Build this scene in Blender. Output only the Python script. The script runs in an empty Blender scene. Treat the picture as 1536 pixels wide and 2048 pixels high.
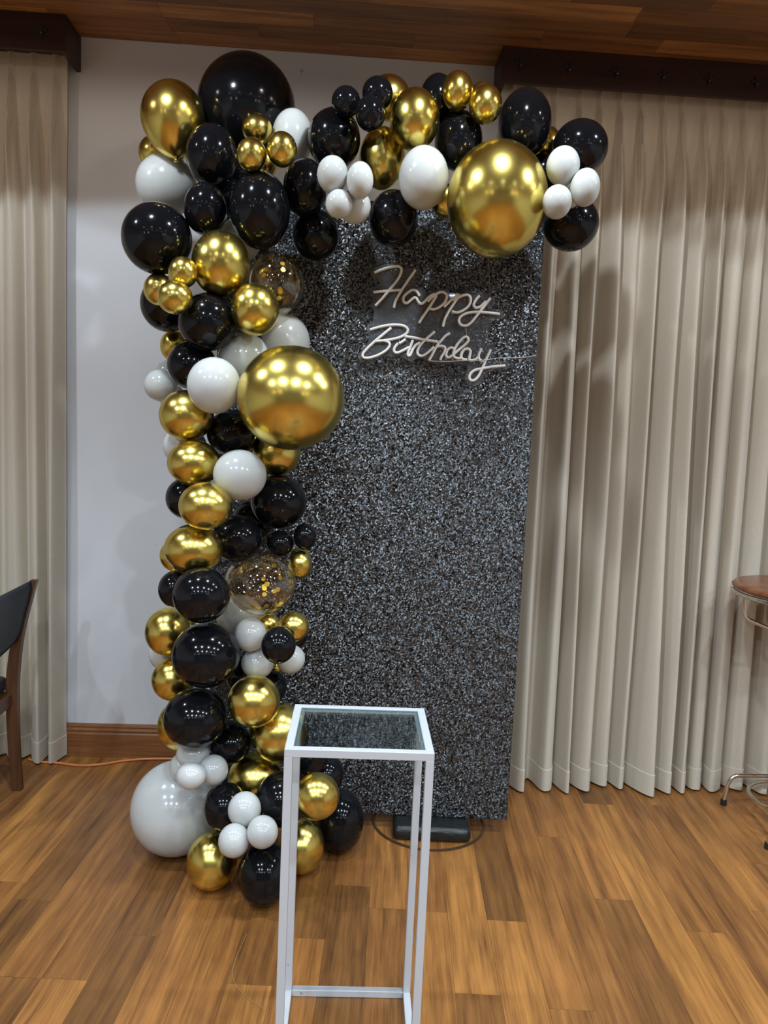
import bpy, bmesh, math, random
from mathutils import Vector, Matrix
random.seed(7)
scene = bpy.context.scene
col = scene.collection

# ------------------------------------------------------------------ camera
CAM_R=((0.997808,-0.039763,-0.052904),(-0.048518,0.104153,-0.993377),(0.045010,0.993766,0.101996))

cam_data = bpy.data.cameras.new('camera')
cam_data.sensor_fit = 'VERTICAL'
cam_data.sensor_height = 36.0
cam_data.lens = 36.0 * 1550.0 / 2048.0
cam_data.clip_start = 0.05
cam = bpy.data.objects.new('camera', cam_data)
col.objects.link(cam)
m4 = Matrix(CAM_R).to_4x4()
m4.translation = (0, 0, 1.6)
cam.matrix_world = m4
scene.camera = cam

# ------------------------------------------------------------------ world and exposure
world = bpy.data.worlds.new('world'); scene.world = world
world.use_nodes = True
world.node_tree.nodes['Background'].inputs[0].default_value = (0.02, 0.022, 0.03, 1)
world.node_tree.nodes['Background'].inputs[1].default_value = 0.3
vs = scene.view_settings
vs.view_transform = 'Standard'; vs.look = 'None'; vs.gamma = 1.0; vs.use_curve_mapping = False
vs.exposure = 0.0

# ------------------------------------------------------------------ lamps of the room and added fill globes: values used by the lamp builders below
CEIL = 3.255; WALL = 3.64
DOWN_X = (-2.1, -0.82, 0.43, 1.70, 2.95)
DOWN_ROWS = ((2.05, 138.0, 0.06, 48.0, 34.0, 10.0), (0.20, 138.0, 0.30, 78.0, 0.0, 0.0), (-1.65, 140.0, 0.35, 90.0, 0.0, 0.0), (-3.50, 142.0, 0.35, 60.0, 0.0, 0.0))     # y, cone, blend, watts: wide beam, narrow beam, stray glow
DOWN_COL = (0.74, 0.88, 1.0); GLOW_COL = (1.0, 0.88, 0.74)
FILL_GLOBES = ((-3.2, -2.4), (-1.9, -2.4), (2.6, -2.4), (3.6, -2.4))  # globes added out of view as warm fill for the upper wall
FILL_Z = 2.75; FILL_W = 6.0; FILL_COL = (1.0, 0.88, 0.72)

# ------------------------------------------------------------------ materials
def mat(name):
    m = bpy.data.materials.new(name); m.use_nodes = True
    nt = m.node_tree
    return m, nt, nt.nodes['Principled BSDF']
def node(nt, t, **kw):
    n = nt.nodes.new(t)
    for k, v in kw.items(): setattr(n, k, v)
    return n
def ramp(nt, stops, fac):
    r = node(nt, 'ShaderNodeValToRGB')
    e = r.color_ramp.elements
    while len(e) < len(stops): e.new(0.5)
    for i, (p, c) in enumerate(stops):
        e[i].position = p; e[i].color = (*c, 1)
    nt.links.new(fac, r.inputs[0])
    return r.outputs[0]
def mixc(nt, fac, a, b, mode='MIX'):
    n = node(nt, 'ShaderNodeMix', data_type='RGBA', blend_type=mode)
    for sock, v in ((n.inputs[0], fac), (n.inputs[6], a), (n.inputs[7], b)):
        if isinstance(v, (int, float)): sock.default_value = v
        elif isinstance(v, tuple): sock.default_value = (*v, 1)
        else: nt.links.new(v, sock)
    return n.outputs[2]
def noise(nt, vec, scale, detail=4, rough=0.55):
    n = node(nt, 'ShaderNodeTexNoise'); n.inputs['Scale'].default_value = scale
    n.inputs['Detail'].default_value = detail; n.inputs['Roughness'].default_value = rough
    if vec is not None: nt.links.new(vec, n.inputs['Vector'])
    return n.outputs[0]
def bump(nt, p, h, strength, dist=0.01):
    b = node(nt, 'ShaderNodeBump'); b.inputs['Strength'].default_value = strength; b.inputs['Distance'].default_value = dist
    nt.links.new(h, b.inputs['Height']); nt.links.new(b.outputs[0], p.inputs['Normal'])
def plain(name, c, rough=0.5, metal=0.0, **kw):
    m, nt, p = mat(name)
    p.inputs['Base Color'].default_value = (*c, 1); p.inputs['Roughness'].default_value = rough; p.inputs['Metallic'].default_value = metal
    for k, v in kw.items(): p.inputs[k.replace('_', ' ')].default_value = v
    return m

def wood(name, dark, light, rotz=0.0, along='Y', rough=0.35, per_piece=0.6, rows=None, bumps=0.08):
    """timber with grain along one world axis (turned by rotz); every piece gets its own tone"""
    m, nt, p = mat(name)
    geo = node(nt, 'ShaderNodeNewGeometry')
    info = node(nt, 'ShaderNodeObjectInfo')
    mp = node(nt, 'ShaderNodeMapping'); mp.inputs['Rotation'].default_value = (0, 0, rotz)
    nt.links.new(geo.outputs['Position'], mp.inputs[0])
    rnd = info.outputs['Random']
    if rows:
        br = node(nt, 'ShaderNodeTexBrick'); br.inputs['Scale'].default_value = 1.0
        br.inputs['Mortar Size'].default_value = 0.001; br.inputs['Brick Width'].default_value = 1.3; br.inputs['Row Height'].default_value = rows
        br.inputs['Color1'].default_value = (0, 0, 0, 1); br.inputs['Color2'].default_value = (1, 1, 1, 1); br.inputs['Mortar'].default_value = (0, 0, 0, 1)
        mb = node(nt, 'ShaderNodeMapping')
        if along == 'Y': mb.inputs['Rotation'].default_value = (0, 0, math.pi / 2)
        nt.links.new(mp.outputs[0], mb.inputs[0]); nt.links.new(mb.outputs[0], br.inputs[0])
        rnd = br.outputs[0]
    off = node(nt, 'ShaderNodeVectorMath', operation='SCALE'); off.inputs[0].default_value = (7.3, 11.1, 3.7)
    nt.links.new(rnd, off.inputs['Scale'])
    add = node(nt, 'ShaderNodeVectorMath', operation='ADD')
    nt.links.new(mp.outputs[0], add.inputs[0]); nt.links.new(off.outputs[0], add.inputs[1])
    st = node(nt, 'ShaderNodeMapping')
    sc = {'X': (0.9, 14, 14), 'Y': (14, 0.9, 14), 'Z': (14, 14, 0.9)}[along]
    st.inputs['Scale'].default_value = sc
    nt.links.new(add.outputs[0], st.inputs[0])
    g1 = noise(nt, st.outputs[0], 2.2, 6, 0.62)
    st2 = node(nt, 'ShaderNodeMapping'); st2.inputs['Scale'].default_value = tuple(v * (5 if v > 1 else 2) for v in sc)
    nt.links.new(add.outputs[0], st2.inputs[0])
    g2 = noise(nt, st2.outputs[0], 3.0, 3, 0.5)
    blot = noise(nt, add.outputs[0], 2.3, 3, 0.6)
    gr = node(nt, 'ShaderNodeMath', operation='MULTIPLY_ADD'); gr.inputs[1].default_value = 0.35
    nt.links.new(g2, gr.inputs[0]); nt.links.new(g1, gr.inputs[2])
    c = ramp(nt, [(0.42, dark), (0.86, light)], gr.outputs[0])
    tone = ramp(nt, [(0.0, (1 - per_piece * .75,) * 3), (0.55, (1, 0.97, 0.93)), (1.0, (1 + per_piece * .5, 1 + per_piece * .55, 1 + per_piece * .35))], rnd)
    c = mixc(nt, 1.0, c, tone, 'MULTIPLY')
    c = mixc(nt, 0.55, c, ramp(nt, [(0.3, (0.72, 0.70, 0.68)), (0.7, (1.15, 1.12, 1.08))], blot), 'MULTIPLY')
    nt.links.new(c, p.inputs['Base Color'])
    rr = node(nt, 'ShaderNodeMapRange'); rr.inputs['To Min'].default_value = rough - 0.08; rr.inputs['To Max'].default_value = rough + 0.16
    nt.links.new(blot, rr.inputs[0]); nt.links.new(rr.outputs[0], p.inputs['Roughness'])
    bump(nt, p, gr.outputs[0], bumps, 0.004)
    return m

PLANK_ROT = math.radians(4.0)
M = {}
M['floor_plank'] = wood('floor_timber', (0.112, 0.040, 0.011), (0.385, 0.164, 0.042), rotz=PLANK_ROT, along='Y', rough=0.38, per_piece=0.55)
M['floor_far'] = wood('floor_timber_far', (0.112, 0.040, 0.011), (0.385, 0.164, 0.042), rotz=PLANK_ROT, along='Y', rough=0.38, per_piece=0.55, rows=0.132)
M['ceil_board'] = wood('ceiling_timber', (0.130, 0.050, 0.016), (0.42, 0.19, 0.062), along='X', rough=0.42, per_piece=0.75)
M['ceil_far'] = wood('ceiling_timber_far', (0.110, 0.042, 0.014), (0.330, 0.155, 0.055), along='X', rough=0.42, per_piece=0.75, rows=0.11)
M['skirting'] = wood('skirting_timber', (0.120, 0.042, 0.013), (0.300, 0.120, 0.040), along='X', rough=0.34, per_piece=0.1)
M['pelmet'] = wood('pelmet_timber', (0.012, 0.004, 0.003), (0.042, 0.014, 0.008), along='X', rough=0.4, per_piece=0.1)
M['chair_wood'] = wood('chair_timber', (0.040, 0.016, 0.007), (0.115, 0.048, 0.020), along='Z', rough=0.35, per_piece=0.1)
M['table_wood'] = wood('tabletop_timber', (0.10, 0.03, 0.012), (0.24, 0.085, 0.035), along='X', rough=0.25, per_piece=0.1)

def wall_mat():
    m, nt, p = mat('wall_paint')
    geo = node(nt, 'ShaderNodeNewGeometry'); pos = geo.outputs['Position']
    n1 = noise(nt, pos, 1.4, 3)
    c = ramp(nt, [(0.3, (0.60, 0.615, 0.64)), (0.7, (0.66, 0.67, 0.695))], n1)
    # a smudge high on the wall and two short scuffs, each with a shape of its own
    for (x, z, sx, sz, dk) in ((-0.261, 3.178, 0.020, 0.026, 0.55), (-0.865, 1.03, 0.004, 0.030, 0.55), (-1.135, 0.833, 0.022, 0.003, 0.45)):
        mp = node(nt, 'ShaderNodeMapping'); mp.vector_type = 'POINT'
        mp.inputs['Location'].default_value = (-x / sx, 0, -z / sz); mp.inputs['Scale'].default_value = (1 / sx, 0, 1 / sz)
        nt.links.new(pos, mp.inputs[0])
        ln = node(nt, 'ShaderNodeVectorMath', operation='LENGTH'); nt.links.new(mp.outputs[0], ln.inputs[0])
        nz = noise(nt, pos, 60, 3)
        ad = node(nt, 'ShaderNodeMath', operation='ADD'); nt.links.new(ln.outputs['Value'], ad.inputs[0]); nt.links.new(nz, ad.inputs[1])
        f = ramp(nt, [(0.55, (dk,) * 3), (1.0, (1, 1, 1))], ad.outputs[0])
        c = mixc(nt, 1.0, c, f, 'MULTIPLY')
    nt.links.new(c, p.inputs['Base Color']); p.inputs['Roughness'].default_value = 0.6
    bump(nt, p, noise(nt, pos, 180, 2), 0.06, 0.002)
    return m
M['wall'] = wall_mat()
M['dark_wall'] = plain('dark_wall_paint', (0.16, 0.145, 0.13), 0.6)
M['room_wall'] = plain('room_wall_paint', (0.52, 0.51, 0.49), 0.7)

def curtain_mat():
    m, nt, p = mat('curtain_fabric')
    geo = node(nt, 'ShaderNodeNewGeometry')
    mp = node(nt, 'ShaderNodeMapping'); mp.inputs['Scale'].default_value = (260, 260, 420); nt.links.new(geo.outputs['Position'], mp.inputs[0])
    w = noise(nt, mp.outputs[0], 1.0, 2)
    c = ramp(nt, [(0.3, (0.48, 0.42, 0.335)), (0.7, (0.57, 0.505, 0.41))], w)
    nt.links.new(c, p.inputs['Base Color']); p.inputs['Roughness'].default_value = 0.75
    p.inputs['Sheen Weight'].default_value = 0.25; p.inputs['Sheen Roughness'].default_value = 0.4
    bump(nt, p, w, 0.12, 0.001)
    return m
M['curtain'] = curtain_mat()

def glitter_mat():
    m, nt, p = mat('glitter_fabric')
    tc = node(nt, 'ShaderNodeTexCoord')
    v = node(nt, 'ShaderNodeTexVoronoi'); v.inputs['Scale'].default_value = 200.0
    nt.links.new(tc.outputs['Object'], v.inputs['Vector'])
    # every flake has its own tilt
    sb = node(nt, 'ShaderNodeVectorMath', operation='SUBTRACT'); sb.inputs[1].default_value = (0.5, 0.5, 0.5)
    nt.links.new(v.outputs['Color'], sb.inputs[0])
    sc = node(nt, 'ShaderNodeVectorMath', operation='SCALE'); sc.inputs['Scale'].default_value = 1.25
    nt.links.new(sb.outputs[0], sc.inputs[0])
    geo = node(nt, 'ShaderNodeNewGeometry')
    ad = node(nt, 'ShaderNodeVectorMath', operation='ADD'); nt.links.new(geo.outputs['Normal'], ad.inputs[0]); nt.links.new(sc.outputs[0], ad.inputs[1])
    nm = node(nt, 'ShaderNodeVectorMath', operation='NORMALIZE'); nt.links.new(ad.outputs[0], nm.inputs[0])
    nt.links.new(nm.outputs[0], p.inputs['Normal'])
    sep = node(nt, 'ShaderNodeSeparateColor'); nt.links.new(v.outputs['Color'], sep.inputs[0])
    v2 = node(nt, 'ShaderNodeTexNoise'); v2.inputs['Scale'].default_value = 420.0; v2.inputs['Detail'].default_value = 1
    nt.links.new(tc.outputs['Object'], v2.inputs['Vector'])
    c = ramp(nt, [(0.0, (0.034, 0.037, 0.041)), (0.5, (0.086, 0.094, 0.103)), (0.85, (0.155, 0.167, 0.180)), (1.0, (0.27, 0.288, 0.305))], sep.outputs[0])
    nt.links.new(c, p.inputs['Base Color'])
    mt = ramp(nt, [(0.1, (0.6,) * 3), (0.5, (1.0,) * 3)], sep.outputs[1])
    nt.links.new(mt, p.inputs['Metallic'])
    p.inputs['Roughness'].default_value = 0.42
    return m
M['glitter'] = glitter_mat()

M['gold'] = plain('gold_chrome_latex', (0.76, 0.60, 0.15), 0.235, 1.0)
M['black'] = plain('black_latex', (0.0045, 0.005, 0.0065), 0.11, 0.0, IOR=1.38)
def white_mat():
    m, nt, p = mat('white_latex')
    p.inputs['Base Color'].default_value = (0.53, 0.54, 0.53, 1); p.inputs['Roughness'].default_value = 0.16
    p.inputs['Subsurface Weight'].default_value = 0.75
    p.inputs['Subsurface Radius'].default_value = (1.0, 0.95, 0.88); p.inputs['Subsurface Scale'].default_value = 0.05
    return m
M['white'] = white_mat()
def clear_mat(name, tint, edge, lo, hi, rough):
    m = bpy.data.materials.new(name); m.use_nodes = True
    nt = m.node_tree; nt.nodes.clear()
    out = node(nt, 'ShaderNodeOutputMaterial'); mx = node(nt, 'ShaderNodeMixShader')
    tr = node(nt, 'ShaderNodeBsdfTransparent'); gl = node(nt, 'ShaderNodeBsdfGlossy')
    gl.inputs['Roughness'].default_value = rough; gl.inputs['Color'].default_value = (*edge, 1); tr.inputs['Color'].default_value = (*tint, 1)
    lw = node(nt, 'ShaderNodeLayerWeight'); lw.inputs['Blend'].default_value = 0.25
    mr = node(nt, 'ShaderNodeMapRange'); mr.inputs['To Min'].default_value = lo; mr.inputs['To Max'].default_value = hi
    nt.links.new(lw.outputs['Facing'], mr.inputs[0]); nt.links.new(mr.outputs[0], mx.inputs[0])
    nt.links.new(tr.outputs[0], mx.inputs[1]); nt.links.new(gl.outputs[0], mx.inputs[2]); nt.links.new(mx.outputs[0], out.inputs[0])
    return m
M['clear'] = clear_mat('clear_latex', (0.86, 0.81, 0.74), (0.97, 0.92, 0.80), 0.10, 0.75, 0.05)
M['glass'] = clear_mat('table_glass', (0.74, 0.80, 0.79), (0.95, 0.97, 1.0), 0.05, 0.5, 0.02)
def acrylic_mat():
    m = bpy.data.materials.new('clear_acrylic'); m.use_nodes = True
    nt = m.node_tree; nt.nodes.clear()
    out = node(nt, 'ShaderNodeOutputMaterial'); mx = node(nt, 'ShaderNodeMixShader'); mx2 = node(nt, 'ShaderNodeMixShader')
    tr = node(nt, 'ShaderNodeBsdfTransparent'); df = node(nt, 'ShaderNodeBsdfDiffuse'); gl = node(nt, 'ShaderNodeBsdfGlossy')
    df.inputs['Color'].default_value = (0.30, 0.31, 0.33, 1); gl.inputs['Roughness'].default_value = 0.03
    tr.inputs['Color'].default_value = (0.85, 0.86, 0.88, 1)
    mx.inputs[0].default_value = 0.17; mx2.inputs[0].default_value = 0.035
    nt.links.new(tr.outputs[0], mx.inputs[1]); nt.links.new(df.outputs[0], mx.inputs[2])
    nt.links.new(mx.outputs[0], mx2.inputs[1]); nt.links.new(gl.outputs[0], mx2.inputs[2]); nt.links.new(mx2.outputs[0], out.inputs[0])
    return m
M['acrylic'] = acrylic_mat()
M['neon_tube'] = plain('unlit_neon_silicone', (0.86, 0.84, 0.80), 0.35)
M['confetti'] = plain('gold_foil', (1.0, 0.70, 0.08), 0.35, 0.6)
def white_paint():
    m, nt, p = mat('chipped_white_paint')
    tc = node(nt, 'ShaderNodeNewGeometry')
    n1 = noise(nt, tc.outputs['Position'], 38, 4, 0.7); n2 = noise(nt, tc.outputs['Position'], 6, 2)
    ad = node(nt, 'ShaderNodeMath', operation='MULTIPLY_ADD'); ad.inputs[1].default_value = 0.35
    nt.links.new(n2, ad.inputs[0]); nt.links.new(n1, ad.inputs[2])
    c = ramp(nt, [(0.0, (0.50, 0.51, 0.53)), (0.885, (0.50, 0.51, 0.53)), (0.90, (0.16, 0.14, 0.12)), (1.0, (0.12, 0.10, 0.09))], ad.outputs[0])
    nt.links.new(c, p.inputs['Base Color']); p.inputs['Roughness'].default_value = 0.35
    return m
M['white_paint'] = white_paint()
M['upholstery'] = plain('dark_upholstery', (0.016, 0.020, 0.026), 0.5)
M['chrome'] = plain('chrome', (0.72, 0.70, 0.66), 0.14, 1.0)
M['rubber'] = plain('black_rubber', (0.012, 0.012, 0.012), 0.6)
M['dark_metal'] = plain('dark_metal', (0.10, 0.09, 0.085), 0.35, 0.9)
M['hoop'] = plain('brown_painted_steel', (0.12, 0.075, 0.045), 0.35, 0.6)
M['orange'] = plain('orange_cable', (0.62, 0.20, 0.06), 0.45)
M['white_cable'] = plain('clear_white_cable', (0.62, 0.62, 0.60), 0.4)
M['scratch'] = plain('brown_scratch', (0.40, 0.25, 0.13), 0.5)
M['line'] = plain('nylon_line', (0.35, 0.35, 0.35), 0.4)
def bag_mat():
    m, nt, p = mat('black_plastic_wrap')
    tc = node(nt, 'ShaderNodeTexCoord')
    mp = node(nt, 'ShaderNodeMapping'); mp.inputs['Scale'].default_value = (18, 60, 60); nt.links.new(tc.outputs['Object'], mp.inputs[0])
    h = noise(nt, mp.outputs[0], 1.2, 4, 0.6)
    p.inputs['Base Color'].default_value = (0.010, 0.012, 0.012, 1); p.inputs['Roughness'].default_value = 0.28
    bump(nt, p, h, 0.5, 0.01)
    return m
M['bag'] = bag_mat()
def emit(name, c, s):
    m = bpy.data.materials.new(name); m.use_nodes = True; nt = m.node_tree; nt.nodes.clear()
    o = node(nt, 'ShaderNodeOutputMaterial'); e = node(nt, 'ShaderNodeEmission'); e.inputs[0].default_value = (*c, 1); e.inputs[1].default_value = s
    nt.links.new(e.outputs[0], o.inputs[0]); return m
M['lens'] = emit('lit_downlight_lens', DOWN_COL, 90)
M['globe'] = emit('lit_fill_globe', FILL_COL, 9)

# ------------------------------------------------------------------ mesh helpers
def finish(name, bm, material, parent=None, smooth=False, loc=None):
    me = bpy.data.meshes.new(name)
    bmesh.ops.recalc_face_normals(bm, faces=bm.faces[:])
    if smooth:
        for f in bm.faces: f.smooth = True
    bm.to_mesh(me); bm.free()
    return link(name, me, material, parent, loc)
def link(name, me, material, parent=None, loc=None):
    if material is not None and not me.materials: me.materials.append(material)
    o = bpy.data.objects.new(name, me); col.objects.link(o)
    if parent is not None: o.parent = parent
    if loc is not None: o.location = loc
    return o
def empty(name, loc, rotz=0.0):
    o = bpy.data.objects.new(name, None); col.objects.link(o); o.location = loc; o.rotation_euler = (0, 0, rotz)
    o.empty_display_size = 0.05
    return o
def tag(o, label, cat, group=None):
    o['label'] = label; o['category'] = cat
    if group: o['group'] = group
    return o
def struct(o, label=None):
    o['kind'] = 'structure'
    if label: o['label'] = label
    return o
def box(bm, x0, x1, y0, y1, z0, z1, bevel=0.0, seg=2):
    vs_ = [bm.verts.new(p) for p in ((x0,y0,z0),(x1,y0,z0),(x1,y1,z0),(x0,y1,z0),(x0,y0,z1),(x1,y0,z1),(x1,y1,z1),(x0,y1,z1))]
    fs = [bm.faces.new([vs_[i] for i in q]) for q in ((3,2,1,0),(4,5,6,7),(0,1,5,4),(1,2,6,5),(2,3,7,6),(3,0,4,7))]
    if bevel > 0:
        es = list({e for f in fs for e in f.edges})
        bmesh.ops.bevel(bm, geom=es, offset=bevel, segments=seg, profile=0.5, affect='EDGES')
def tube(bm, pts, r, n=10, cap=True, closed=False, radii=None):
    pts = [Vector(p) for p in pts]
    N = len(pts); rings = []
    t_prev = None; up = None
    for i, p in enumerate(pts):
        if closed: t = (pts[(i+1) % N] - pts[i-1]).normalized()
        else: t = (pts[min(i+1, N-1)] - pts[max(i-1, 0)]).normalized()
        if up is None:
            up = Vector((0, 0, 1)) if abs(t.z) < 0.9 else Vector((1, 0, 0))
        a = t.cross(up)
        if a.length < 1e-5: a = t.cross(Vector((0, 1, 0)))
        a.normalize(); b = a.cross(t).normalized(); up = b
        rr = radii[i] if radii else r
        rings.append([bm.verts.new(p + (a * math.cos(k * 2 * math.pi / n) + b * math.sin(k * 2 * math.pi / n)) * rr) for k in range(n)])
    for i in range(N if closed else N - 1):
        A = rings[i]; Bq = rings[(i + 1) % N]
        for k in range(n): bm.faces.new((A[k], A[(k+1) % n], Bq[(k+1) % n], Bq[k]))
    if cap and not closed:
        bm.faces.new(rings[0][::-1]); bm.faces.new(rings[-1])
def spline(pts, n=8):
    """Catmull-Rom through the points"""
    P = [Vector(p) for p in pts]; out = []
    for i in range(len(P) - 1):
        p0 = P[max(i-1, 0)]; p1 = P[i]; p2 = P[i+1]; p3 = P[min(i+2, len(P)-1)]
        for k in range(n):
            t = k / n
            out.append(0.5 * ((2*p1) + (p2-p0)*t + (2*p0-5*p1+4*p2-p3)*t*t + (3*p1-p0-3*p2+p3)*t*t*t))
    out.append(P[-1]); return out
def lathe(bm, prof, n=32):
    rings = []
    for (r, z) in prof:
        rings.append([bm.verts.new((r*math.cos(2*math.pi*k/n), r*math.sin(2*math.pi*k/n), z)) for k in range(n)] if r > 1e-6 else [bm.verts.new((0, 0, z))])
    for A, Bq in zip(rings, rings[1:]):
        for k in range(n):
            if len(A) == 1: bm.faces.new((A[0], Bq[k], Bq[(k+1) % n]))
            elif len(Bq) == 1: bm.faces.new((A[k], A[(k+1) % n], Bq[0]))
            else: bm.faces.new((A[k], A[(k+1) % n], Bq[(k+1) % n], Bq[k]))

# panel-plane data in metres from the panel's lower left corner
PANEL_L=(-0.5047,3.0380); PANEL_U=(0.99820,-0.05993); PANEL_W=1.220; PANEL_Z=0.060; PANEL_H=2.40
LETTERS=[
('letter_h', [[(0.5893, 2.1317), (0.6144, 2.143), (0.6395, 2.152), (0.6647, 2.1581), (0.6801, 2.1579), (0.6889, 2.15), (0.6892, 2.1376), (0.6819, 2.1182), (0.6676, 2.096), (0.6467, 2.0684), (0.6241, 2.0399), (0.5981, 2.0104)], [(0.7426, 2.149), (0.718, 2.1114), (0.6959, 2.0755), (0.6809, 2.0482), (0.6728, 2.0278), (0.6692, 2.0059)], [(0.5882, 2.0601), (0.6433, 2.0674), (0.6934, 2.0734)]]),
('letter_a', [[(0.7618, 2.0534), (0.7543, 2.0664), (0.7437, 2.0743), (0.7318, 2.0737), (0.7169, 2.0639), (0.7039, 2.0492), (0.702, 2.0358), (0.7084, 2.0269), (0.7187, 2.027), (0.7318, 2.0387), (0.7433, 2.0472), (0.7521, 2.0429), (0.7594, 2.0316), (0.77, 2.0258), (0.7799, 2.0316), (0.7944, 2.0489)]]),
('letter_p', [[(0.7944, 2.0489), (0.8092, 2.0601), (0.8193, 2.0622), (0.8239, 2.056), (0.8138, 2.0364), (0.7981, 2.0098), (0.7823, 1.9849), (0.7741, 1.9714), (0.7652, 1.9542)], [(0.7935, 2.0344), (0.8128, 2.0551), (0.8387, 2.0715), (0.8576, 2.0686), (0.8642, 2.0553), (0.8568, 2.034), (0.8363, 2.0152), (0.8163, 2.0075), (0.8012, 2.0095)]]),
('letter_p', [[(0.8555, 2.0181), (0.883, 2.0461), (0.8994, 2.0589), (0.9099, 2.063), (0.8942, 2.0361), (0.8745, 2.0037), (0.8601, 1.9715), (0.8551, 1.9449)], [(0.8897, 2.0406), (0.9171, 2.0596), (0.9425, 2.0654), (0.9539, 2.0518), (0.9483, 2.0279), (0.9279, 2.0087), (0.9059, 1.9993), (0.8853, 2.0026)]]),
('letter_y', [[(0.9864, 2.0647), (0.9715, 2.0447), (0.9665, 2.0287), (0.9756, 2.0197), (0.994, 2.0262), (1.0117, 2.0448)], [(1.0281, 2.0576), (1.0048, 2.0251), (0.9824, 1.9952), (0.9599, 1.9653), (0.9418, 1.9524), (0.9228, 1.9547), (0.9135, 1.9685), (0.9185, 1.984), (0.9393, 1.9971), (0.9711, 2.0037), (1.0141, 2.004), (1.0658, 2.0004)]]),
('letter_b', [[(0.5814, 1.9213), (0.625, 1.9359), (0.6677, 1.9436), (0.7055, 1.9421), (0.7233, 1.9302), (0.7203, 1.9152), (0.702, 1.9017), (0.6702, 1.8908), (0.6327, 1.8838), (0.6059, 1.8805)], [(0.6618, 1.9322), (0.6317, 1.9061), (0.6006, 1.8782), (0.5721, 1.8493), (0.5583, 1.8295), (0.5632, 1.818), (0.5816, 1.8172), (0.6136, 1.8277), (0.6452, 1.8472), (0.6588, 1.8675), (0.6524, 1.8794), (0.6338, 1.8839)]]),
('letter_i', [[(0.7181, 1.8922), (0.7058, 1.8834), (0.6947, 1.876)], [(0.6898, 1.8764), (0.6789, 1.8615), (0.6757, 1.8504), (0.6806, 1.8419), (0.6918, 1.8417), (0.709, 1.85), (0.7322, 1.8639)]]),
('letter_r', [[(0.7445, 1.8903), (0.7377, 1.8672), (0.7292, 1.8433), (0.7302, 1.8326), (0.7369, 1.8334), (0.742, 1.8446), (0.7477, 1.8582), (0.7589, 1.874), (0.7736, 1.8821)]]),
('letter_t', [[(0.8255, 1.9259), (0.7989, 1.9013), (0.7778, 1.8784), (0.7661, 1.8575), (0.7652, 1.8417), (0.7752, 1.8335), (0.7879, 1.8357), (0.8063, 1.8498), (0.8253, 1.8695)], [(0.7144, 1.9031), (0.7513, 1.8992), (0.7914, 1.8931), (0.8378, 1.8886)]]),
('letter_h', [[(0.8827, 1.9228), (0.8642, 1.9094), (0.8452, 1.886), (0.8442, 1.8884), (0.8297, 1.8603), (0.8161, 1.8314), (0.8087, 1.8185)], [(0.8356, 1.8703), (0.8554, 1.8732), (0.8673, 1.8674), (0.8646, 1.85), (0.8551, 1.8331), (0.8517, 1.8211)]]),
('letter_d', [[(0.9024, 1.865), (0.8903, 1.8686), (0.8781, 1.8612), (0.8722, 1.8446), (0.8755, 1.8339), (0.8848, 1.833), (0.8972, 1.8417), (0.9182, 1.8611), (0.9427, 1.8839), (0.9529, 1.8988), (0.949, 1.9098), (0.9376, 1.9099), (0.9236, 1.8975), (0.91, 1.8771), (0.9018, 1.8586), (0.8994, 1.8422), (0.9069, 1.8331), (0.92, 1.83), (0.9291, 1.8313)]]),
('letter_a', [[(0.9523, 1.8273), (0.9385, 1.8276), (0.9297, 1.8362), (0.9333, 1.8545), (0.9437, 1.8659), (0.9566, 1.8664), (0.9635, 1.8577), (0.9617, 1.8413), (0.9609, 1.8294), (0.9691, 1.8244), (0.9826, 1.8286), (0.9932, 1.8369)]]),
('letter_y', [[(1.0051, 1.8704), (0.9977, 1.8555), (0.9949, 1.84), (1.0011, 1.8281), (1.0105, 1.824), (1.0205, 1.8261)], [(1.0392, 1.8682), (1.0263, 1.8369), (1.0137, 1.8018), (1.0007, 1.7703), (0.9869, 1.7532), (0.9723, 1.7508), (0.9652, 1.7614), (0.969, 1.7761), (0.9849, 1.7896), (1.0103, 1.7962), (1.0503, 1.8049), (1.0978, 1.811)]])]
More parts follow.
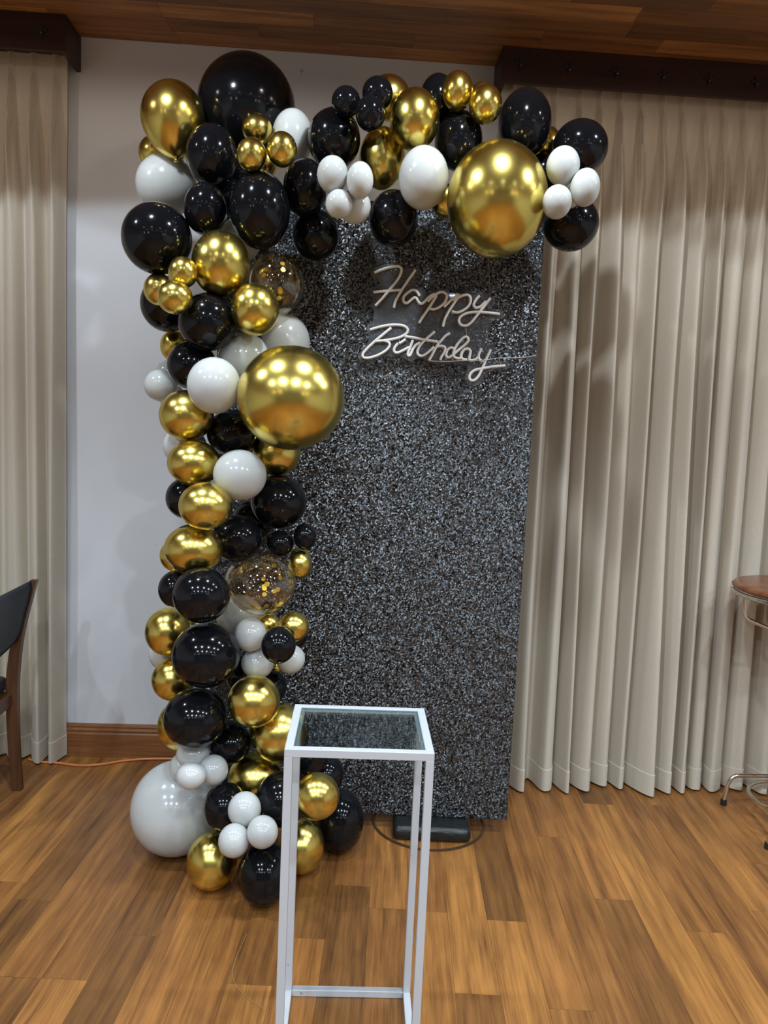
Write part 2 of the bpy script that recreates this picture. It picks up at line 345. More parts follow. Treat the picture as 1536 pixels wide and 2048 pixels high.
SIGN_OUTLINE=[(0.5754, 2.1419), (0.6201, 2.1621), (0.6679, 2.172), (0.6895, 2.1677), (0.6981, 2.1576), (0.7276, 2.1563), (0.7488, 2.1608), (0.761, 2.154), (0.7555, 2.1339), (0.7397, 2.106), (0.7469, 2.0917), (0.7635, 2.0819), (0.7856, 2.0697), (0.8123, 2.0735), (0.8386, 2.0841), (0.8601, 2.0834), (0.8823, 2.0712), (0.9197, 2.0739), (0.9521, 2.0716), (0.9737, 2.0699), (0.9864, 2.082), (0.9999, 2.0816), (1.0113, 2.0689), (1.0329, 2.0683), (1.0468, 2.0599), (1.0452, 2.0415), (1.0356, 2.0226), (1.0736, 2.0164), (1.0826, 2.0009), (1.0755, 1.9848), (1.049, 1.9783), (1.0325, 1.9565), (1.0279, 1.9245), (1.0351, 1.8929), (1.0578, 1.8753), (1.0576, 1.8513), (1.0551, 1.8298), (1.1066, 1.8294), (1.114, 1.8137), (1.1084, 1.8001), (1.0441, 1.7866), (1.0231, 1.7749), (1.0113, 1.7449), (0.9929, 1.7333), (0.9657, 1.7348), (0.9494, 1.7529), (0.9521, 1.7825), (0.9621, 1.7979), (0.9399, 1.8077), (0.8854, 1.8117), (0.8531, 1.8076), (0.8095, 1.811), (0.7928, 1.821), (0.7655, 1.824), (0.7444, 1.8124), (0.7196, 1.8193), (0.7056, 1.8294), (0.6732, 1.8248), (0.6406, 1.8266), (0.6035, 1.8073), (0.5657, 1.8019), (0.5435, 1.8116), (0.5453, 1.8341), (0.5736, 1.87), (0.5778, 1.8995), (0.5669, 1.9256), (0.5707, 1.9374), (0.589, 1.9531), (0.5941, 1.985), (0.5923, 1.9997), (0.5811, 2.0109), (0.5882, 2.0323), (0.5736, 2.058), (0.5794, 2.075), (0.6096, 2.0973), (0.579, 2.1211)]
SIGN_WIRE=[(0.8045, 1.8194), (0.8199, 1.8163), (0.8848, 1.8176), (0.9494, 1.8237), (1.0141, 1.8265), (1.0568, 1.8364), (1.1051, 1.8412), (1.1535, 1.8444), (1.191, 1.8503), (1.2149, 1.8561)]
SIGN_LINES=[[(0.6863, 2.1665), (0.6803, 2.2493)], [(1.0269, 2.0672), (1.0109, 2.2115), (1.002, 2.3094)], [(0.6936, 1.8747), (0.6939, 1.904)], [(0.947, 1.915), (0.9416, 1.9439)]]
# x, y, z, half width, half height, colour, label, options
BALLOONS=[
(-0.6628, 2.9386, 2.6844, 0.1127, 0.1253, 'gold', "large pear-shaped gold balloon at the garland's top left beside the black giant", {'k': (0.15, -0.2, -1.0), 'taper': 1}),
(-0.4228, 3.0831, 2.7911, 0.1827, 0.1883, 'black', 'giant black balloon crowning the top left corner of the garland', {}),
(-0.7621, 3.1137, 2.6178, 0.0666, 0.0647, 'gold', 'gold balloon peeking out below the pear-shaped gold one at top left', {}),
(-0.7027, 3.0278, 2.4778, 0.1115, 0.1115, 'white', 'large white balloon on the left side under the pear-shaped gold balloon', {}),
(-0.5036, 2.8358, 2.5303, 0.0887, 0.1043, 'black', 'black balloon just below and left of the black giant, beside the top gold trio', {}),
(-0.5119, 2.7804, 2.3346, 0.0738, 0.0875, 'black', 'medium black balloon between the large white one at left and a bigger black one', {}),
(-0.674, 2.778, 2.2265, 0.1184, 0.1201, 'black', 'large glossy black balloon bulging farthest left on the upper column', {}),
(-0.3589, 2.9011, 2.6519, 0.0533, 0.0516, 'gold', 'upper small gold balloon of the trio on the black giant', {}),
(-0.3482, 2.6871, 2.4911, 0.0495, 0.0545, 'gold', 'lower left small gold balloon of the trio below the black giant', {}),
(-0.2484, 2.6841, 2.5137, 0.0495, 0.0562, 'gold', 'lower right small gold balloon of the trio below the black giant', {}),
(-0.3331, 2.9516, 2.5557, 0.0491, 0.0491, 'gold', 'small gold balloon mostly hidden behind the gold trio below the black giant', {}),
(-0.2375, 2.9636, 2.6531, 0.0747, 0.0984, 'white', 'white balloon behind the gold trio, right of the black giant', {}),
(-0.0842, 2.8781, 2.6268, 0.094, 0.1029, 'black', 'black balloon at the left start of the arch, above the left white cluster', {}),
(-0.1779, 2.8322, 2.4397, 0.0772, 0.0982, 'black', 'black balloon directly left of the white cluster under the arch', {}),
(-0.3236, 2.7584, 2.3346, 0.1025, 0.1281, 'black', 'large oval black balloon in the corner where column meets arch', {}),
(-0.1371, 2.9032, 2.2992, 0.0833, 0.0905, 'black', 'dark black balloon hanging low against the panel, right of the large oval black one', {}),
(-0.4456, 2.723, 2.1424, 0.0983, 0.1101, 'gold', "large gold balloon below the corner's black balloons on the column", {}),
(-0.4108, 2.9146, 2.2688, 0.076, 0.0796, 'white', 'white balloon half hidden behind the large gold one in the upper column', {}),
(-0.2663, 2.8239, 2.1044, 0.0972, 0.1114, 'clear', 'clear balloon with gold confetti near the top, against the dark panel', {}),
(-0.555, 2.6409, 2.0921, 0.0476, 0.0509, 'gold', "upper small gold balloon of the trio on the column's left edge", {}),
(-0.5702, 2.5986, 2.0039, 0.0567, 0.0534, 'gold', "lower small gold balloon of the trio on the column's left edge", {}),
(-0.6652, 2.7802, 2.0563, 0.0519, 0.0553, 'gold', "leftmost small gold balloon of the trio on the column's left edge", {}),
(-0.6707, 2.9267, 2.0302, 0.0949, 0.1003, 'black', "black balloon behind the small gold trio on the column's left edge", {}),
(-0.4869, 2.7241, 1.9475, 0.099, 0.0973, 'black', 'round black balloon right of the small gold trio, above a white pair', {}),
(-0.3227, 2.6862, 1.9922, 0.0809, 0.0876, 'gold', 'gold balloon touching the upper clear confetti balloon from below', {}),
(-0.2341, 2.8966, 1.9106, 0.0896, 0.1024, 'white', 'greyish shaded white balloon above the right side of the gold giant on the column', {}),
(-0.6651, 3.0452, 1.8922, 0.0554, 0.063, 'gold', 'gold balloon peeking out at the left below the small gold trio', {}),
(-0.5541, 2.8144, 1.8051, 0.0868, 0.085, 'black', "black balloon left of the white balloon that touches the column's gold giant", {}),
(-0.3715, 2.8103, 1.8382, 0.0904, 0.0922, 'white', "white balloon tucked behind the upper left of the column's gold giant", {}),
(-0.1861, 2.5972, 1.6993, 0.1767, 0.1718, 'gold', 'giant chrome gold balloon on the column, left of the sign', {}),
(-0.4415, 2.6138, 1.7289, 0.0875, 0.0925, 'white', "bright round white balloon touching the left side of the column's gold giant", {}),
(-0.6906, 2.9392, 1.7356, 0.0611, 0.0592, 'white', 'small white balloon farthest left, beside a black one at mid column', {}),
(-0.6839, 3.0358, 1.785, 0.0516, 0.0535, 'white', "small white balloon sliver just above another on the column's left edge", {}),
(-0.6814, 3.0912, 1.6984, 0.0527, 0.0507, 'white', "small white balloon hidden below two others on the column's left edge", {}),
(-0.5507, 2.7189, 1.6274, 0.093, 0.0878, 'gold', "upper of the two gold balloons left of the column's gold giant", {}),
(-0.4034, 2.7966, 1.5738, 0.0908, 0.0837, 'black', "black balloon under the lower left of the column's gold giant", {}),
(-0.2497, 2.8429, 1.5099, 0.0873, 0.0855, 'gold', "gold balloon peeking out directly beneath the column's gold giant", {}),
(-0.5779, 2.8371, 1.5173, 0.0776, 0.0722, 'white', 'white balloon sliver at the left edge between two gold balloons', {}),
(-0.5149, 2.6825, 1.4669, 0.0906, 0.0787, 'gold', "gold balloon directly left of the white balloon below the column's gold giant", {}),
(-0.3491, 2.6169, 1.4366, 0.0888, 0.0855, 'white', 'bright white balloon at mid column below the gold giant', {}),
(-0.5528, 2.7648, 1.338, 0.0744, 0.0744, 'black', 'black balloon sliver on the left edge at mid column between gold ones', {}),
(-0.447, 2.5358, 1.336, 0.0862, 0.0781, 'gold', 'gold balloon below left of the bright mid-column white balloon', {}),
(-0.233, 2.7962, 1.3339, 0.1009, 0.0973, 'black', 'large black balloon below right of the bright mid-column white balloon', {}),
(-0.3701, 2.7257, 1.2056, 0.0898, 0.0827, 'black', 'black balloon above the lower clear confetti balloon', {}),
(-0.2199, 2.758, 1.1889, 0.05, 0.0465, 'black', 'left small black balloon of the pair above the lower confetti balloon', {}),
(-0.1317, 2.7562, 1.2177, 0.0411, 0.0483, 'black', 'right small black balloon of the pair beside the panel at mid height', {}),
(-0.146, 2.7544, 1.1161, 0.043, 0.052, 'gold', 'small gold balloon right of the lower clear confetti balloon', {}),
(-0.1513, 2.8404, 1.1234, 0.0406, 0.0406, 'gold', 'tiny gold balloon sliver below the small black pair beside the panel', {}),
(-0.4988, 2.6196, 1.1797, 0.098, 0.0845, 'gold', 'gold balloon left of the lower confetti balloon, above a glossy black one', {}),
(-0.581, 2.7334, 1.136, 0.0564, 0.0582, 'gold', 'gold balloon sliver on the left edge behind a larger gold one at lower column', {}),
(-0.5587, 2.6224, 1.0396, 0.056, 0.0628, 'black', 'small black balloon on the left edge, left of the lower confetti balloon', {}),
(-0.4504, 2.5169, 1.0452, 0.0931, 0.0915, 'black', 'uppermost of three large glossy black balloons stacked in the lower column', {}),
(-0.269, 2.6372, 1.0659, 0.1167, 0.1098, 'clear', 'larger clear balloon with gold confetti in the lower column', {'k': (-1.0, 0.5, 0.15), 'taper': 0.7}),
(-0.3594, 2.7649, 0.9218, 0.083, 0.074, 'white', 'dull white balloon behind and below the lower confetti balloon', {}),
(-0.6131, 2.773, 0.8506, 0.0813, 0.0867, 'gold', 'upper gold balloon on the left edge beside the three stacked black ones', {}),
(-0.5446, 2.9013, 0.8345, 0.0643, 0.0643, 'gold', 'gold balloon patch hidden between the top two stacked black balloons', {}),
(-0.4392, 2.5615, 0.8313, 0.1124, 0.109, 'black', 'middle and biggest of three glossy black balloons stacked in the lower column', {}),
(-0.3012, 2.6335, 0.8868, 0.0552, 0.0586, 'white', 'upper left small white balloon of the mixed cluster below the confetti balloon', {}),
(-0.2499, 2.717, 0.9007, 0.0445, 0.0427, 'gold', 'small gold balloon behind the mixed cluster, touching the lower confetti balloon', {}),
(-0.1533, 2.6122, 0.9253, 0.0531, 0.0514, 'gold', 'small gold balloon at the upper right of the mixed cluster', {}),
(-0.1674, 2.8079, 0.8426, 0.0572, 0.0535, 'black', 'black balloon sliver behind the small gold one of the mixed cluster', {}),
(-0.1952, 2.5185, 0.8854, 0.0579, 0.0612, 'black', 'small black balloon at the front of the mixed cluster', {}),
(-0.1668, 2.7252, 0.7767, 0.0521, 0.0521, 'white', 'lower right small white balloon of the mixed cluster beside the panel', {}),
(-0.2758, 2.647, 0.7807, 0.0557, 0.0522, 'white', 'lower left small white balloon of the mixed cluster', {}),
(-0.2383, 2.8669, 0.7009, 0.0321, 0.0321, 'gold', 'tiny gold balloon patch between the lower white balloons of the mixed cluster', {}),
(-0.6368, 2.8867, 0.7332, 0.0716, 0.0641, 'white', 'white balloon sliver on the left edge between two gold balloons low down', {}),
(-0.5883, 2.7631, 0.6781, 0.0779, 0.0779, 'gold', 'lower gold balloon on the left edge beside the three stacked black ones', {}),
(-0.236, 2.8003, 0.6476, 0.0555, 0.061, 'black', 'black balloon sliver behind the right of a gold one under the mixed cluster', {}),
(-0.2747, 2.559, 0.6775, 0.0879, 0.0879, 'gold', 'round gold balloon directly under the mixed cluster', {}),
(-0.4744, 2.5876, 0.6018, 0.1076, 0.1025, 'black', 'lowest of three glossy black balloons stacked in the lower column', {}),
(-0.5536, 2.7393, 0.5176, 0.0832, 0.0904, 'gold', 'gold balloon edge showing behind the lowest of the stacked black balloons', {}),
(-0.3678, 2.6905, 0.473, 0.075, 0.0732, 'black', 'black balloon low in the column, right of the lowest stacked black one', {}),
(-0.1956, 2.6737, 0.5231, 0.1013, 0.1031, 'gold', "large gold balloon partly behind the white stand's top left corner", {}),
(-0.2774, 2.7266, 0.3279, 0.102, 0.0911, 'gold', 'shaded gold balloon low down behind the base cluster of black and white', {}),
(-0.4892, 2.6353, 0.453, 0.0577, 0.0489, 'white', 'topmost small white balloon in the clump on the white giant', {}),
(-0.548, 2.7258, 0.3637, 0.0416, 0.0489, 'white', 'leftmost small white balloon in the clump on the white giant', {}),
(-0.4096, 2.5888, 0.4177, 0.05, 0.0517, 'white', 'rightmost small white balloon in the clump on the white giant', {}),
(-0.4734, 2.5223, 0.4253, 0.0487, 0.0453, 'white', 'lower front small white balloon in the clump on the white giant', {}),
(-0.5777, 2.8048, 0.1696, 0.1666, 0.1722, 'white', "giant white balloon resting on the floor at the garland's foot", {'floor': 1}),
(-0.3644, 2.5817, 0.2887, 0.0761, 0.083, 'black', "black balloon between the white giant and the base's white trio", {}),
(-0.1665, 2.5636, 0.3307, 0.0929, 0.0929, 'black', "large black balloon behind the white stand's left legs at the base", {}),
(-0.2879, 2.4858, 0.3299, 0.055, 0.0583, 'white', 'top small white balloon of the trio at the base', {}),
(-0.2191, 2.4092, 0.2938, 0.0503, 0.0519, 'white', 'right small white balloon of the trio at the base', {}),
(-0.3108, 2.4153, 0.2598, 0.0504, 0.0536, 'white', 'left small white balloon of the trio at the base', {}),
(-0.405, 2.5737, 0.0957, 0.0867, 0.0971, 'gold', 'gold balloon on the floor in front of the white giant', {'floor': 1}),
(-0.2155, 2.4901, 0.103, 0.0894, 0.1046, 'black', "frontmost black balloon on the floor, left of the white stand's legs", {'floor': 1}),
(-0.1035, 2.6798, 0.0964, 0.0852, 0.0979, 'gold', 'gold balloon on the floor seen through the white stand', {'floor': 1}),
(-0.0484, 2.4709, 0.3894, 0.0748, 0.0764, 'gold', 'upper gold balloon seen through the white stand', {}),
(-0.0243, 2.8048, 0.313, 0.0677, 0.0696, 'black', 'black balloon behind the upper gold one seen through the white stand', {}),
(-0.0885, 2.7399, 0.4119, 0.0714, 0.0732, 'black', "black balloon seen just under the white stand's glass top", {}),
(0.0358, 2.8278, 0.1186, 0.0917, 0.1204, 'black', "black balloon on the floor at the garland's right foot, in front of the panel", {'floor': 1}),
(-0.045, 2.7701, 2.7112, 0.0493, 0.051, 'black', 'left small black balloon of the trio on top of the arch', {}),
(0.0607, 2.765, 2.7435, 0.0527, 0.0544, 'black', 'upper right small black balloon of the trio on top of the arch', {}),
(0.039, 2.7103, 2.6559, 0.0501, 0.0567, 'black', 'lower small black balloon of the trio on top of the arch', {}),
(0.1054, 2.9017, 2.7875, 0.0768, 0.0768, 'gold', 'gold balloon behind the small black trio on top of the arch', {}),
(0.1933, 2.8027, 2.6818, 0.0866, 0.1022, 'gold', 'oval gold balloon right of the small black trio on the arch', {}),
(0.0905, 2.9266, 2.5873, 0.0834, 0.1088, 'gold', 'gold balloon under the small black trio, above the left white cluster', {}),
(-0.0897, 2.9944, 2.7246, 0.0553, 0.0553, 'gold', 'tiny gold sliver above the black balloon at the start of the arch', {}),
(0.2802, 2.9122, 2.7997, 0.0647, 0.0845, 'black', 'black balloon behind the small gold pair on top of the arch', {}),
(0.3367, 2.7946, 2.7819, 0.0535, 0.0655, 'gold', 'left small gold balloon of the pair on top of the arch', {}),
(0.4305, 2.7572, 2.7286, 0.0563, 0.0632, 'gold', 'right small gold balloon of the pair on top of the arch', {}),
(0.4287, 2.8365, 2.7919, 0.0421, 0.0439, 'gold', 'small gold balloon hidden behind the gold pair on top of the arch', {}),
(0.3597, 2.8783, 2.6477, 0.0858, 0.1019, 'black', 'black balloon above left of the gold giant on the arch', {}),
(0.5922, 2.871, 2.7196, 0.0947, 0.1179, 'black', 'oval black balloon above right of the gold giant on the arch', {}),
(0.4776, 2.6928, 2.3978, 0.169, 0.1892, 'gold', 'giant chrome gold balloon on the arch, above the sign', {}),
(0.2302, 2.7522, 2.4731, 0.0857, 0.1046, 'white', 'large white balloon left of the gold giant on the arch', {}),
(-0.0791, 2.6831, 2.4441, 0.0515, 0.0598, 'white', "upper left small white balloon of the arch's left white cluster", {}),
(0.0127, 2.6453, 2.4187, 0.0443, 0.0591, 'white', "upper right small white balloon of the arch's left white cluster", {}),
(-0.0535, 2.6638, 2.3454, 0.0447, 0.0464, 'white', "lower left small white balloon of the arch's left white cluster", {}),
(-0.002, 2.749, 2.3641, 0.0565, 0.0582, 'white', "lower right small white balloon of the arch's left white cluster", {}),
(0.1389, 2.8622, 2.3623, 0.0877, 0.0984, 'black', 'dark black balloon low on the arch, below the large white balloon', {}),
(0.3265, 2.8678, 2.4354, 0.0574, 0.0592, 'gold', "gold balloon sliver behind the left edge of the arch's gold giant", {}),
(0.7895, 2.8381, 2.6381, 0.0978, 0.0942, 'black', "upper black balloon at the arch's right end over the curtain", {}),
(0.7012, 2.9849, 2.6963, 0.0559, 0.0634, 'gold', "gold balloon sliver between two black balloons near the arch's right end", {}),
(0.6832, 2.6461, 2.5056, 0.0548, 0.0631, 'white', "top small white balloon of the cluster at the arch's right end", {}),
(0.7517, 2.6098, 2.43, 0.0477, 0.0608, 'white', "rightmost small white balloon of the cluster at the arch's right end", {}),
(0.6496, 2.5617, 2.3643, 0.0468, 0.0533, 'white', "lower left small white balloon of the cluster at the arch's right end", {}),
(0.7307, 2.7181, 2.4398, 0.0445, 0.0479, 'white', "small white balloon hidden in the middle of the arch's right end cluster", {}),
(0.7726, 2.8337, 2.3741, 0.1003, 0.0967, 'black', "lower black balloon at the arch's right end over the curtain", {}),
(0.6885, 2.948, 2.5761, 0.0702, 0.0739, 'black', "black balloon behind the right edge of the arch's gold giant", {}),
(-0.4271, 3.0134, 2.5257, 0.0668, 0.0705, 'black', 'black balloon hidden between the gold trio and the large oval black balloon', {}),
(-0.3338, 2.9112, 1.2513, 0.0788, 0.0751, 'black', 'added black filler balloon between the bright mid-column white balloon and the confetti pair', {}),  # this and the next two are fillers added to darken gaps
(-0.3351, 2.7609, 0.7011, 0.0654, 0.0691, 'black', 'added black filler balloon between the biggest stacked black one and the mixed cluster', {}),
(-0.4506, 2.9407, 2.4174, 0.0654, 0.0726, 'black', 'added black filler balloon left of the large oval black one', {})]

# ------------------------------------------------------------------ room shell
RX0, RX1, RY0 = -4.2, 4.4, -5.2
def slab(name, x0, x1, y0, y1, z0, z1, m):
    bm = bmesh.new(); box(bm, x0, x1, y0, y1, z0, z1); return finish(name, bm, m)
wall_back = struct(slab('wall_back', RX0, RX1, WALL, WALL + 0.12, -0.05, CEIL + 0.1, M['wall']), 'pale grey painted wall behind the garland')
struct(slab('wall_left', RX0 - 0.12, RX0, RY0, WALL + 0.12, -0.05, CEIL + 0.1, M['room_wall']))
struct(slab('wall_right', RX1, RX1 + 0.12, RY0, WALL + 0.12, -0.05, CEIL + 0.1, M['room_wall']))
struct(slab('wall_front', RX0, RX1, RY0 - 0.12, RY0, -0.05, CEIL + 0.1, M['dark_wall']))
floor = struct(slab('floor', RX0, RX1, RY0, WALL, -0.06, -0.003, M['floor_far']), 'varnished brown timber plank floor')
ceiling = struct(slab('ceiling', RX0, RX1, RY0, WALL, CEIL + 0.003, CEIL + 0.08, M['ceil_far']), 'timber board ceiling')

# unit board shared by all planks and ceiling boards
bm = bmesh.new(); box(bm, -0.5, 0.5, -0.5, 0.5, -0.5, 0.5)
unit = bpy.data.meshes.new('plank'); bmesh.ops.recalc_face_normals(bm, faces=bm.faces[:]); bm.to_mesh(unit); bm.free()
plank_me = unit.copy(); plank_me.materials.append(M['floor_plank'])
board_me = unit.copy(); board_me.materials.append(M['ceil_board'])
ca, sa = math.cos(PLANK_ROT), math.sin(PLANK_ROT)
W_ = 0.132
rnd = random.Random(3)
for row in range(-20, 22):
    b0 = 0.035 + row * W_                     # across
    a_far = (3.622 + b0 * sa) / ca            # the wall end of this row
    a = a_far
    first = rnd.uniform(0.35, 1.7)
    while a > 1.35:
        ln = first if a == a_far else rnd.uniform(0.9, 2.2)
        a2 = max(a - ln, 1.2)
        cx_, cl = (a + a2) / 2, a - a2
        o = bpy.data.objects.new('plank', plank_me); col.objects.link(o); o.parent = floor
        x = b0 * ca + cx_ * sa; y = -b0 * sa + cx_ * ca
        dz = rnd.uniform(-0.0004, 0.0)
        o.location = (x, y, -0.0015 + dz); o.rotation_euler = (0, 0, -PLANK_ROT)
        o.scale = (W_ - 0.0008, cl - 0.0008, 0.003)
        a = a2
        if a2 <= 1.2: break
rnd = random.Random(11)
for row in range(10):
    y1 = WALL - row * 0.11; y0 = y1 - 0.11
    x = -2.7 - rnd.uniform(0, 0.6)
    while x < 2.6:
        ln = rnd.uniform(0.35, 1.05)
        o = bpy.data.objects.new('board', board_me); col.objects.link(o); o.parent = ceiling
        o.location = (x + ln / 2, (y0 + y1) / 2, CEIL + 0.0016 + rnd.uniform(0, 0.0006)); o.scale = (ln - 0.0012, 0.11 - 0.0015, 0.0032)
        x += ln

# skirting: board with a stepped, beaded top
bm = bmesh.new()
prof = [(0.0, 0.0), (-0.022, 0.0), (-0.022, 0.112), (-0.019, 0.118), (-0.019, 0.124), (-0.022, 0.127), (-0.021, 0.133), (-0.014, 0.138), (-0.014, 0.143), (-0.016, 0.146), (-0.013, 0.155), (0.0, 0.158)]
for xs in (RX0, RX1): pass
A = [bm.verts.new((RX0, WALL + y, z)) for y, z in prof]; Bq = [bm.verts.new((RX1, WALL + y, z)) for y, z in prof]
for i in range(len(prof) - 1): bm.faces.new((A[i], A[i+1], Bq[i+1], Bq[i]))
bm.faces.new(A[::-1]); bm.faces.new(Bq)
struct(finish('baseboard_back', bm, M['skirting']), 'brown timber skirting board with beaded top')

# ------------------------------------------------------------------ lamps of the room and added fill globes
def downlight(x, y, cone, blend, wide, narrow, glow):
    root = tag(empty('downlight', (x, y, CEIL)), 'recessed ceiling downlight over the room, above the picture', 'lamp', 'recessed ceiling downlights')
    bm = bmesh.new(); lathe(bm, [(0.050, 0.0), (0.052, -0.008), (0.072, -0.006), (0.076, -0.0005), (0.05, 0.0)], 28)
    finish('trim_ring', bm, M['white_paint'], root, True)
    bm = bmesh.new(); lathe(bm, [(0.0, -0.004), (0.05, -0.003)], 24)
    finish('lens', bm, M['lens'], root)
    for (w_, c_, b_, lc) in ((wide, cone, blend, DOWN_COL), (narrow, 105.0, 1.0, DOWN_COL), (glow, 177.0, 0.15, GLOW_COL)):
        if w_ <= 0: continue
        ld = bpy.data.lights.new('downlight_bulb', 'SPOT'); ld.energy = w_; ld.color = lc; ld.spot_size = math.radians(c_); ld.spot_blend = b_; ld.shadow_soft_size = 0.035
        lo = bpy.data.objects.new('downlight_bulb', ld); col.objects.link(lo); lo.parent = root; lo.location = (0, 0, -0.045)
for row in DOWN_ROWS:
    for x in DOWN_X: downlight(x, *row)
for (x, y) in FILL_GLOBES:  # unseen hanging globes, added for warm ambient light
    root = tag(empty('added_fill_globe', (x, y, FILL_Z)), 'added unseen warm fill globe behind the photographer', 'lamp', 'added fill globes')
    bm = bmesh.new(); bmesh.ops.create_uvsphere(bm, u_segments=20, v_segments=12, radius=0.09); finish('globe', bm, M['globe'], root, True)
    bm = bmesh.new(); tube(bm, [(0, 0, 0.085), (0, 0, CEIL - FILL_Z - 0.002)], 0.006, 8); finish('rod', bm, M['dark_metal'], root)
    ld = bpy.data.lights.new('fill_bulb', 'POINT'); ld.energy = FILL_W; ld.color = FILL_COL; ld.shadow_soft_size = 0.1
    lo = bpy.data.objects.new('fill_bulb', ld); col.objects.link(lo); lo.parent = root; lo.location = (0, 0, -0.22)

# ------------------------------------------------------------------ pelmets
PEL_Y = 3.45; PEL_Z = 3.108
def pelmet(name, x0, x1, end_x, crosses, label):
    root = tag(empty(name, ((x0 + x1) / 2, WALL, PEL_Z)), label, 'pelmet', 'dark timber pelmets')
    ox, oy, oz = root.location
    bm = bmesh.new(); box(bm, x0 - ox, x1 - ox, PEL_Y - oy, PEL_Y + 0.02 - oy, 0, CEIL - 0.001 - oz, 0.002, 1); finish('front_board', bm, M['pelmet'], root)
    e0, e1 = (end_x, end_x + 0.02) if end_x == x0 else (end_x - 0.02, end_x)
    bm = bmesh.new(); box(bm, e0 - ox, e1 - ox, PEL_Y + 0.0205 - oy, -0.0005, 0, CEIL - 0.001 - oz, 0.001, 1); finish('end_board', bm, M['pelmet'], root)
    for (cx_, cz_) in crosses:
        bm = bmesh.new()
        y = PEL_Y - oy
        box(bm, cx_ - ox - 0.024, cx_ - ox + 0.024, y - 0.006, y, cz_ - oz - 0.006, cz_ - oz + 0.006, 0.002, 1)
        box(bm, cx_ - ox - 0.006, cx_ - ox + 0.006, y - 0.0065, y, cz_ - oz - 0.030, cz_ - oz + 0.022, 0.002, 1)
        c = finish('cross_plate', bm, M['rubber'], root)
        bm = bmesh.new(); bmesh.ops.create_uvsphere(bm, u_segments=12, v_segments=8, radius=0.007)
        bmesh.ops.translate(bm, verts=bm.verts[:], vec=(cx_ - ox, y - 0.008, cz_ - oz - 0.012)); finish('stud', bm, M['dark_metal'], c, True)
pelmet('curtain_pelmet', 0.600, 2.60, 0.600, [(0.68, 3.19), (0.89, 3.187), (1.097, 3.185), (1.30, 3.182), (1.503, 3.182), (1.713, 3.182), (1.92, 3.182)], 'dark timber pelmet box with cross plates above the right curtain')
pelmet('curtain_pelmet', -2.60, -1.222, -1.222, [(-1.317, 3.185), (-1.53, 3.185)], 'dark timber pelmet box above the left curtain, end board showing')

